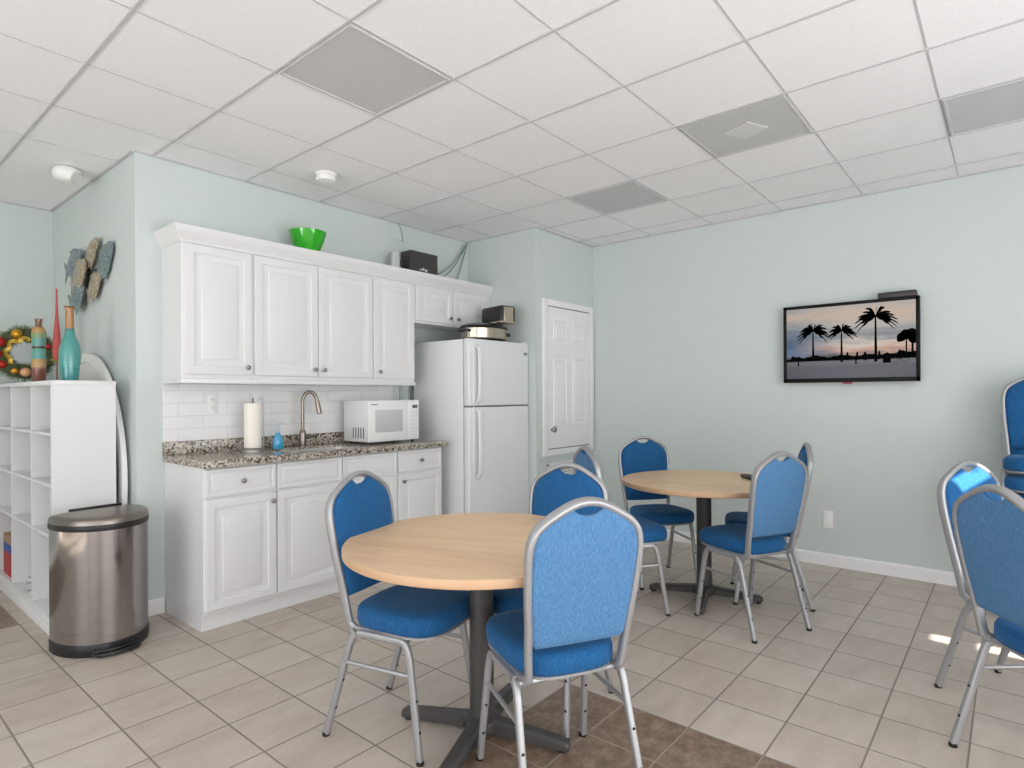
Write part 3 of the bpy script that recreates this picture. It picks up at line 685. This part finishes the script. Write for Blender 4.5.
# wreath
R_W = .145; WC = Vector((0, 0, .232))
t = thing('wreath', 'green pine wreath with red and gold balls leaning behind the banded vase', 'wreath', (1.105, 5.74, CZ), math.radians(-18)); random.seed(3)
n_ = MB(); 
for i in range(2600):
    a = random.uniform(0, 2 * PI); rr_ = random.uniform(.015, .045); ph = random.uniform(0, 2 * PI)
    c0 = Vector((math.cos(a) * (R_W + rr_ * math.cos(ph)), rr_ * math.sin(ph), math.sin(a) * (R_W + rr_ * math.cos(ph)))) + WC
    out = Vector((math.cos(a) * math.cos(ph), math.sin(ph), math.sin(a) * math.cos(ph))); tan = Vector((-math.sin(a), 0, math.cos(a)))
    d = (out * random.uniform(.5, 1) + tan * random.uniform(-.2, 1.1) + Vector((random.uniform(-.3, .3),) * 3)).normalized() * random.uniform(.025, .05)
    e1 = c0 + d
    if e1.z < .004: e1.z = .004
    if c0.z < .004: c0.z = .004
    s_ = d.orthogonal().normalized() * .0028; q_ = d.cross(s_).normalized() * .0028
    n_.loops([[c0 + s_, c0 - s_ * .5 + q_, c0 - s_ * .5 - q_], [e1 + s_ * .3, e1 - s_ * .15 + q_ * .3, e1 - s_ * .15 - q_ * .3]])
n_.build('needles', mat('pine_green', srgb(104, 118, 78), .7, var=.4, vscale=30), t, 0)
MB().tube([(math.cos(a) * R_W, 0, math.sin(a) * R_W + WC.z) for a in [2 * PI * i / 40 for i in range(40)]], .042, 10, closed=True).build('ring', mat('dark_pine', srgb(74, 84, 54), .8, var=.4, vscale=60), t)
MR_, MG_ = mat('red_bauble', srgb(170, 38, 34), .25, .3), mat('gold_bauble', srgb(205, 150, 40), .25, .6)
MP_ = mat('peach_bauble', srgb(226, 170, 130), .35, .2)
for (a, r_, s_, mm) in ((105, 0, .036, MG_), (150, .01, .036, MR_), (185, 0, .026, MR_), (215, .01, .032, MR_), (250, 0, .024, MG_), (275, .0, .034, MP_), (295, .02, .024, MR_), (320, 0, .022, MG_), (20, .01, .022, MR_), (60, 0, .022, MG_)):
    a = math.radians(a); b = bmesh.new(); bmesh.ops.create_icosphere(b, subdivisions=3, radius=s_)
    MB().add(b, Matrix.Translation((math.cos(a) * (R_W + r_), -.06, max(s_ + .003, math.sin(a) * (R_W + r_) + WC.z)))).build('bauble', mm, t)
rb = []
for k in range(26):
    u = k / 25; a = math.radians(70 + 160 * u); rb.append((math.cos(a) * (R_W - .045 + .012 * math.sin(u * 20)), -.05 + .012 * math.cos(u * 17), math.sin(a) * (R_W - .045 + .012 * math.sin(u * 20)) + WC.z))
MB().tube(rb, .016, 8, rz=.003, up=(.3, 1, .2)).build('ribbon', mat('gold_ribbon', srgb(196, 166, 70), .35, .4), t)

# metal fish on the side wall
t = thing('fish_wall_art', 'cluster of seven layered metal fish hung on the side wall', 'wall art', (XB, 5.27, 2.07))
def fish(cy, cz, L, Hh, ang, m_, off):
    b = MB(); ang = math.radians(ang); N = 22
    ca, sa = math.cos(ang), math.sin(ang)
    pts = []
    for i in range(N):
        a = 2 * PI * i / N; pts.append((L * .5 * math.cos(a), Hh * .5 * math.sin(a) * (1 - .12 * math.cos(a))))
    def P3(s, x, k=1.0, bulge=0):
        return [(-off - x - bulge, (p[0] * k * ca - p[1] * k * sa) + cy, (p[0] * k * sa + p[1] * k * ca) + cz) for p in s]
    b.loops([P3(pts, 0), P3(pts, .004), P3(pts, .012, .8), P3(pts, .017, .45), P3(pts, .019, .1)])
    tail = [(-L * .44, .012), (-L * .62, Hh * .42), (-L * .70, Hh * .46), (-L * .60, 0), (-L * .70, -Hh * .46), (-L * .62, -Hh * .42), (-L * .44, -.012)]
    b.loops([P3(tail, 0), P3(tail, .005)])
    fin = [(-L * .15, Hh * .44), (-.02 - L * .18, Hh * .66), (L * .1, Hh * .56), (L * .25, Hh * .40)]
    b.loops([P3(fin, 0), P3(fin, .005)]); fin = [(a_, -b_) for a_, b_ in fin]; b.loops([P3(fin, 0), P3(fin, .005)])
    o = b.build('fish', m_, t, 30)
def m_fish(n, c1, c2):
    q = NT(n); v = q.n('ShaderNodeTexVoronoi'); v.inputs['Scale'].default_value = 45; q.l(q.pos(obj=True), v.inputs['Vector'])
    q.l(q.ramp(v.outputs['Distance'], [(.1, c1), (.6, c2)]), q.b.inputs['Base Color']); q.b.inputs['Roughness'].default_value = .42; q.b.inputs['Metallic'].default_value = .35
    q.bump(v.outputs['Distance'], .5, .004); return q.m
FB = m_fish('blue_grey_fish_metal', srgb(158, 173, 175), srgb(112, 128, 132)); FT = m_fish('tan_fish_metal', srgb(205, 196, 174), srgb(158, 144, 120))
# local y is +Y in the room, i.e. to the left in view
fish(.20, .385, .36, .18, 168, FB, .045); fish(-.19, .40, .32, .14, 150, FT, .035); fish(-.42, .315, .37, .19, 152, FB, .02)
fish(.0, .275, .32, .18, 160, FT, .06); fish(-.23, .165, .27, .16, 158, FT, .03); fish(.10, .13, .33, .20, 163, FB, .05); fish(.26, .25, .20, .10, 165, FT, .02)
MB().box(-.018, -.001, -.35, .25, .27, .285).box(-.0175, -.001, -.02, .02, .1, .40).build('bracket', M_BLACK, t)

# ------------------------------------------------------------ trash can
t = thing('trash_can', 'brushed steel half-round step trash can in front of the cubby', 'trash can', (1.14, 4.12, 0), math.radians(4))
def dsh(k, z, n=34, back=.10):
    a, b = .24 * k, .285 * k; pts = [(a * math.cos(q), b * math.sin(q), z) for q in [PI + PI * i / n for i in range(n + 1)]]
    bk = back * k; r = .05 * k
    for i in range(7): q = i / 6 * PI / 2; pts.append((a - r + r * math.cos(q), bk - r + r * math.sin(q), z))
    for i in range(7): q = PI / 2 + i / 6 * PI / 2; pts.append((-a + r + r * math.cos(q), bk - r + r * math.sin(q), z))
    return pts
MB().loops([dsh(.985, .055), dsh(.985, .705)]).build('body', M_BRUSH, t, 40)
MB().loops([dsh(.99, 0), dsh(1.0, .006), dsh(1.0, .066), dsh(.99, .070)]).build('base', M_BLACK, t)
MB().loops([dsh(1.0, .700), dsh(1.008, .704), dsh(1.008, .732), dsh(1.0, .736)]).build('rim', M_BLACK, t)
MB().loops([dsh(1.004, .734), dsh(1.0, .755), dsh(.97, .768), dsh(.8, .776), dsh(.4, .782), dsh(.1, .783)]).build('lid', M_LID, t, 50)
MB().box(-.13, .15, .085, .094, .770, .79, .002).build('hinge', M_BLACK, t)
pd = MB(); pts = [(.24 * 1.0 * math.cos(q) * 1.0, .285 * 1.03 * math.sin(q), .030) for q in [math.radians(238 + i * 6.4) for i in range(10)]]
pd.tube(pts, .012, 8); pts = [(p[0] * 1.08, p[1] * 1.10, .018) for p in pts]; pts = [(p[0] / 1.08 * .99, p[1] / 1.10 * 1.0, .02) if i in (0, 9) else p for i, p in enumerate(pts)]
pd.tube(pts, .012, 8); pd.build('pedal', M_BLACK, t)

t.scale = (.985, .985, .985)
# ------------------------------------------------------------ television
M_BEZ = mat('black_bezel', srgb(12, 12, 13), .5, spec=.2)
TY, TZ0, TZ1, TX = 1.013, 1.518, 2.163, 5.42
t = thing('television', 'black wall-mounted television showing palm trees at dusk', 'television', (TX, TY, TZ0)); hw = .485; hh = TZ1 - TZ0
MB().box(.0, .045, -hw, hw, 0, hh, .004).build('case', M_GLOSS, t)
bz = MB(); e = .026
for (a, b_, c_, d_) in ((-hw, hw, hh - e, hh), (-hw, hw, 0, .034), (-hw, -hw + e, 0, hh), (hw - e, hw, 0, hh)): bz.box(-.006, .001, a, b_, c_, d_, .002)
bz.build('bezel', M_BEZ, t)
SW, SZ0, SZ1 = hw - e, .034, hh - e
scr = MB().box(-.002, .0005, -SW, SW, SZ0, SZ1).build('screen', M_SCREEN, t, 0)
MB().box(.045, XT - TX - .0005, -.18, .18, .2, .45).build('wall_bracket', M_BLACK, t)
MB().box(-.008, .01, -.035, .035, -.014, .002, .004).build('indicator', mat('dark_red_plastic', srgb(150, 40, 45), .3), t)
# palms: u from the left, v from the bottom (fractions of the picture)
def sp(u, v): return (SW - u * 2 * SW, SZ0 + v * (SZ1 - SZ0))
def poly(mb, pts, x=-.0026): 
    mb.loops([[(x + .0006, *sp(*p)) for p in pts], [(x - .0006, *sp(*p)) for p in pts]])
pm = MB(); random.seed(11)
for (u, vb, vt, s_) in ((.225, .25, .68, .13), (.455, .22, .66, .115), (.715, .21, .82, .165)):
    w_ = .010 if s_ < .14 else .012
    poly(pm, [(u - w_, vb), (u + w_, vb), (u + w_ * .35, vt), (u - w_ * .6, vt)])
    for k in range(17):
        a = math.radians(-25 + k * 230 / 16 + random.uniform(-6, 6)); L = s_ * random.uniform(.85, 1.12)
        P_ = []
        for q in range(7):
            f_ = q / 6; x_ = u + L * f_ * math.cos(a); y_ = vt + (L * f_ * math.sin(a) - L * .5 * f_ * f_) * 1.5; P_.append((x_, y_))
        wd = [.010, .020, .024, .022, .018, .012, .002]
        up_ = [(p[0], p[1] + wd[i] * .5) for i, p in enumerate(P_)]; dn_ = [(p[0] + .004 * math.cos(a), p[1] - wd[i] * (1.0 + .7 * (i % 2))) for i, p in enumerate(P_)]
        poly(pm, up_ + dn_[::-1])
pm.build('palm_silhouettes', M_SIL, scr, 0)
hz = MB(); top_ = []
for k in range(61):
    u = k / 60; v = .30 + .015 * math.sin(u * 31) + .02 * random.random() + (.03 if u > .88 else 0) - (.04 if u < .04 else 0); top_.append((u, v))
poly(hz, [(0, .245)] + top_ + [(1, .245)], -.0024)
for (u, v, s_) in ((.50, .30, .02), (.575, .30, .018), (.635, .295, .024), (.74, .30, .02), (.565, .25, .012), (.10, .24, .01)):
    poly(hz, [(u - s_ * .5, v - .06), (u + s_ * .5, v - .06), (u + s_ * .4, v + .04), (u, v + .06), (u - s_ * .4, v + .04)], -.0027)
poly(hz, [(.765, .19), (.825, .19), (.82, .30), (.80, .33), (.77, .31)], -.0027)
def disc(u, v, r, wd=None):
    poly(hz, [(u + r * math.cos(a) * .56, v + r * math.sin(a)) for a in [2 * PI * i / 14 for i in range(14)]], -.0029)
for (u, v, r) in ((.90, .52, .06), (.93, .55, .07), (.97, .55, .08), (.985, .50, .07), (.885, .49, .035)): disc(u, v, r)
poly(hz, [(.928, .28), (.94, .28), (.94, .5), (.93, .5)], -.0031); poly(hz, [(.968, .28), (.985, .28), (.985, .5), (.97, .5)], -.0031)
hz.build('horizon_silhouettes', M_SIL, scr, 0)
bk = MB()
for u in (.862, .925):
    bk.tube([(-.003, *sp(u + .024 * math.cos(a), .235 + .04 * math.sin(a))) for a in [2 * PI * i / 16 for i in range(16)]], .0016, 6, closed=True)
for a_, b_ in (((.862, .235), (.885, .27)), ((.885, .27), (.915, .27)), ((.925, .235), (.912, .29)), ((.862, .235), (.895, .235)), ((.895, .235), (.915, .27))): bk.tube([(-.003, *sp(*a_)), (-.003, *sp(*b_))], .0016, 6)
bk.build('bicycle_silhouette', M_SIL, scr, 0)
tag(MB().box(TX - .01, TX + .06, .548, .80, TZ1 + .0005, TZ1 + .046, .006).build('set_top_box', mat('dark_box', srgb(52, 50, 48), .4)), 'dark set-top box resting on top of the television', 'set-top box')
tag(MB().box(XT - .006, XT, .575, .65, 1.455, 1.56, .002).build('wall_plate', M_WALL), 'pale wall plate peeking out below the television', 'wall plate')

# ------------------------------------------------------------ tables
def table(cx, cy, deg, label):
    t = thing('round_table', label, 'table', (cx, cy, 0), math.radians(deg), 'round maple tables'); R = .567; z1 = .822; z0 = z1 - .034
    tp = MB().lathe([(.3, z0), (R - .006, z0), (R - .001, z0 + .003), (R, z0 + .006), (R, z1 - .003), (R - .0015, z1 - .0008)], seg=96).build('table_edge', M_EDGE, t)
    MB().lathe([(R - .0015, z1 - .0012), (R - .003, z1), (.25, z1)], seg=96).build('tabletop', M_WOOD, t)
    MB().lathe([(.051, .045), (.051, z0 - .012), (.12, z0 - .012), (.125, z0)], seg=28).build('column', M_IRON, t)
    MB().lathe([(.075, .03), (.08, .05), (.075, .075), (.052, .09)], seg=28).build('hub', M_IRON, t)
    for k in range(4):
        a = k * PI / 2; M_ = Matrix.Rotation(a, 4, 'Z')
        rings = []
        for (x, hw_, zb_, zt_) in ((.045, .034, .028, .085), (.12, .034, .026, .075), (.25, .032, .02, .062), (.35, .031, .016, .05), (.372, .028, .014, .044), (.382, .018, .016, .036)):
            rings.append([M_ @ Vector(p) for p in ((x, -hw_, zb_), (x, hw_, zb_), (x, hw_, zt_ - .012), (x, hw_ * .6, zt_), (x, -hw_ * .6, zt_), (x, -hw_, zt_ - .012))])
        lg = MB().loops(rings).build('foot', M_IRON, t, 25)
        c_ = M_ @ Vector((.352, 0, 0)); MB().lathe([(.018, 0), (.02, .016)], (c_.x, c_.y, 0), 12).build('glide', M_RUB, lg)
    return t
table(1.851, 1.723, 109, 'round maple table nearest the camera, dark column with four-arm foot')
table(4.10, 1.67, 107.5, 'round maple table farther back in front of the television wall')
t = thing('remote_control', 'black remote lying on the far round table', 'remote', (4.36, 1.44, .8225), math.radians(40))
MB().box(-.13, .09, -.032, .032, 0, .022, .008, 3).build('case', M_BLACK, t)
q = MB()
for i in range(7):
    for j in range(3): q.box(-.10 + i * .024, -.088 + i * .024, -.02 + j * .015, -.01 + j * .015, .021, .0245, .002)
q.build('buttons', M_WOODG, t)

# ------------------------------------------------------------ banquet chair
def xback(z):
    pts = [(.45, -.143), (.55, -.158), (.70, -.188), (.85, -.215), (.96, -.232), (1.09, -.242)]
    for (a, xa), (b, xb) in zip(pts, pts[1:]):
        if z <= b: u = (z - a) / (b - a); return xa + (xb - xa) * u
    return pts[-1][1]
crown = [(0, 1.076), (.04, 1.071), (.08, 1.056), (.125, 1.032), (.163, 1.008), (.188, .982), (.201, .95), (.206, .91), (.205, .85), (.199, .75), (.190, .66), (.184, .57), (.179, .51), (.175, .475)]
def make_chair(label, group):
    t = thing('banquet_chair', label, 'chair', group=group)
    half = crom([(xback(z), y, z) for y, z in crown], 4)
    tail = [(-.128, .176, .462), (-.10, .180, .452), (.0, .186, .452), (.14, .196, .452)]
    half = [Vector(p) for p in half] + [Vector(p) for p in crom([(xback(.475) + .003, .175, .475)] + tail, 3)[1:]]
    full = [Vector((p.x, -p.y, p.z)) for p in reversed(half)] + half[1:]
    MB().tube(full, .0118, 16, rz=.0178, up=(1, 0, .45), sq=.6).build('backrest_frame', M_TUBE, t, 50)
    # side frames: four separate legs, stretchers, cross bars
    for s in (-1, 1):
        rear = fillet([(.0, s * .203, .452), (-.085, s * .203, .452), (-.115, s * .205, .415), (-.236, s * .219, .012)], .03)
        front = fillet([(.0, s * .203, .452), (.158, s * .205, .452), (.178, s * .208, .40), (.236, s * .226, .012)], .045)
        for nm, pts, kx in (('rear', rear, 1), ('front', front, -1)):
            lg = MB().tube(pts, .0125, 16, rz=.0145, up=(1, 0, .35), sq=.6).build('leg', M_TUBE, t, 50)
            e_ = pts[-1]; MB().lathe([(.0145, 0), (.016, .003), (.0155, .014), (.012, .017)], (e_.x + (-.002 if kx > 0 else .002), e_.y, 0), 12).build('rubber_foot', M_RUB, lg)
            a_, b2 = pts[-2], pts[-1]
            for f_ in (.30, .62):
                bm_ = MB(); c_ = b2 + (a_ - b2) * f_; bm_.lathe([(.006, -.016), (.006, .014), (.004, .0175)], (c_.x, c_.y, c_.z), 10, 'X') if kx > 0 else bm_.lathe([(.004, -.0175), (.006, -.014), (.006, .016)], (c_.x, c_.y, c_.z), 10, 'X')
                bm_.build('bumper', M_RUB, lg)
        MB().tube([(-.143, s * .208, .325), (.187, s * .211, .325)], .009, 8).build('stretcher', M_TUBE, t)
    for x, y_ in ((-.115, .2), (.15, .2)): MB().tube([(x, -y_, .452), (x, y_, .452)], .011, 8).build('cross_bar', M_TUBE, t)
    # seat: rounded superellipse outline, thick cushion over a pan
    def outline(k, z, dx=0):
        pts = []
        for i in range(48):
            a = 2 * PI * i / 48; c_, s_ = math.cos(a), math.sin(a); n = 3.6
            r = (abs(c_) ** n + abs(s_) ** n) ** (-1 / n); x = r * c_; y = r * s_
            w_ = .205 + .018 * x   # a little wider in front
            pts.append((.068 + dx + x * .222 * k, y * w_ * k, z + .004 * x))
        return pts
    MB().loops([outline(.93, .458), outline(.985, .462), outline(.985, .472), outline(.9, .476)]).build('seat_pan', M_TUBE, t, 40)
    MB().loops([outline(.95, .470), outline(1.0, .476), outline(1.02, .495), outline(1.018, .525), outline(.985, .543), outline(.92, .552), outline(.7, .557), outline(.25, .559)]).build('seat', M_FAB, t, 60)
    # back pad, scooped at the top for the hand hold
    inner = [(.0, 1.030), (.025, 1.033), (.045, 1.043), (.060, 1.057), (.082, 1.048), (.122, 1.026), (.158, 1.002), (.181, .977), (.193, .947), (.198, .91), (.197, .85), (.191, .75), (.182, .66), (.175, .60), (.163, .583), (.08, .581), (0, .581)]
    loop = inner + [(-y, z) for y, z in reversed(inner[1:-1])]
    cz = .80
    def rg(k, off):
        out = []
        for y, z in loop:
            yy, zz = y * k, cz + (z - cz) * k
            out.append((xback(zz) + off, yy, zz))
        return out
    o = MB().loops([rg(.25, -.017), rg(.6, -.017), rg(.9, -.015), rg(.975, -.012), rg(1.0, -.006), rg(.998, -.0005)]).build('back_panel', M_FABB, t, 60)
    o['label'] = 'paler blue rear panel'
    MB().loops([rg(.998, .0), rg(1.0, .010), rg(.97, .022), rg(.9, .031), rg(.6, .038), rg(.25, .04)]).build('backrest', M_FAB, t, 60)
    return t
GR = 'blue banquet chairs around the tables'
chairs = [
    (1.697, 2.049, -75.1, 'blue banquet chair left of the near table, in front of the base cabinets'),
    (1.794, 1.288, 60.8, 'nearest blue chair, its back to the camera at the near table'),
    (2.238, 1.670, 187, 'blue chair facing the camera across the near table, behind the nearest chair'),
    (3.817, 1.253, 63.6, 'blue chair at the far table with its whole back turned to the camera'),
    (4.38, 1.31, 112, 'blue chair at the far table almost hidden behind another, back edge on'),
    (3.538, 2.032, -35.4, 'blue chair left of the far table, mostly hidden behind the near chairs'),
    (4.283, 2.129, 231.6, 'blue chair behind the far table, its front facing the camera'),
    (3.617, -.035, -120.2, 'blue chair at the right with sunlight on the top of its back'),
    (2.974, -.135, -50.4, 'blue chair cut by the right edge of the picture, nearest there')]
proto = None
for (x, y, a, lb) in chairs:
    c = make_chair(lb, GR) if proto is None else copy_tree(proto)
    proto = proto or c
    c['label'] = lb; c.location = (x, y, 0); c.rotation_euler = (0, 0, math.radians(a))
stack_names = ['bottom blue chair of the stack by the television wall', 'second blue chair from the bottom of the stack', 'middle blue chair of the stack by the television wall',
               'blue chair just under the top one of the stack', 'topmost blue chair of the stack at the right edge, full back showing']
for i, lb in enumerate(stack_names):
    c = copy_tree(proto); c['label'] = lb; c['group'] = 'stacked blue banquet chairs'
    c.location = (5.08 - .012 * i, -.165, .118 * i); c.rotation_euler = (0, 0, math.radians(181))
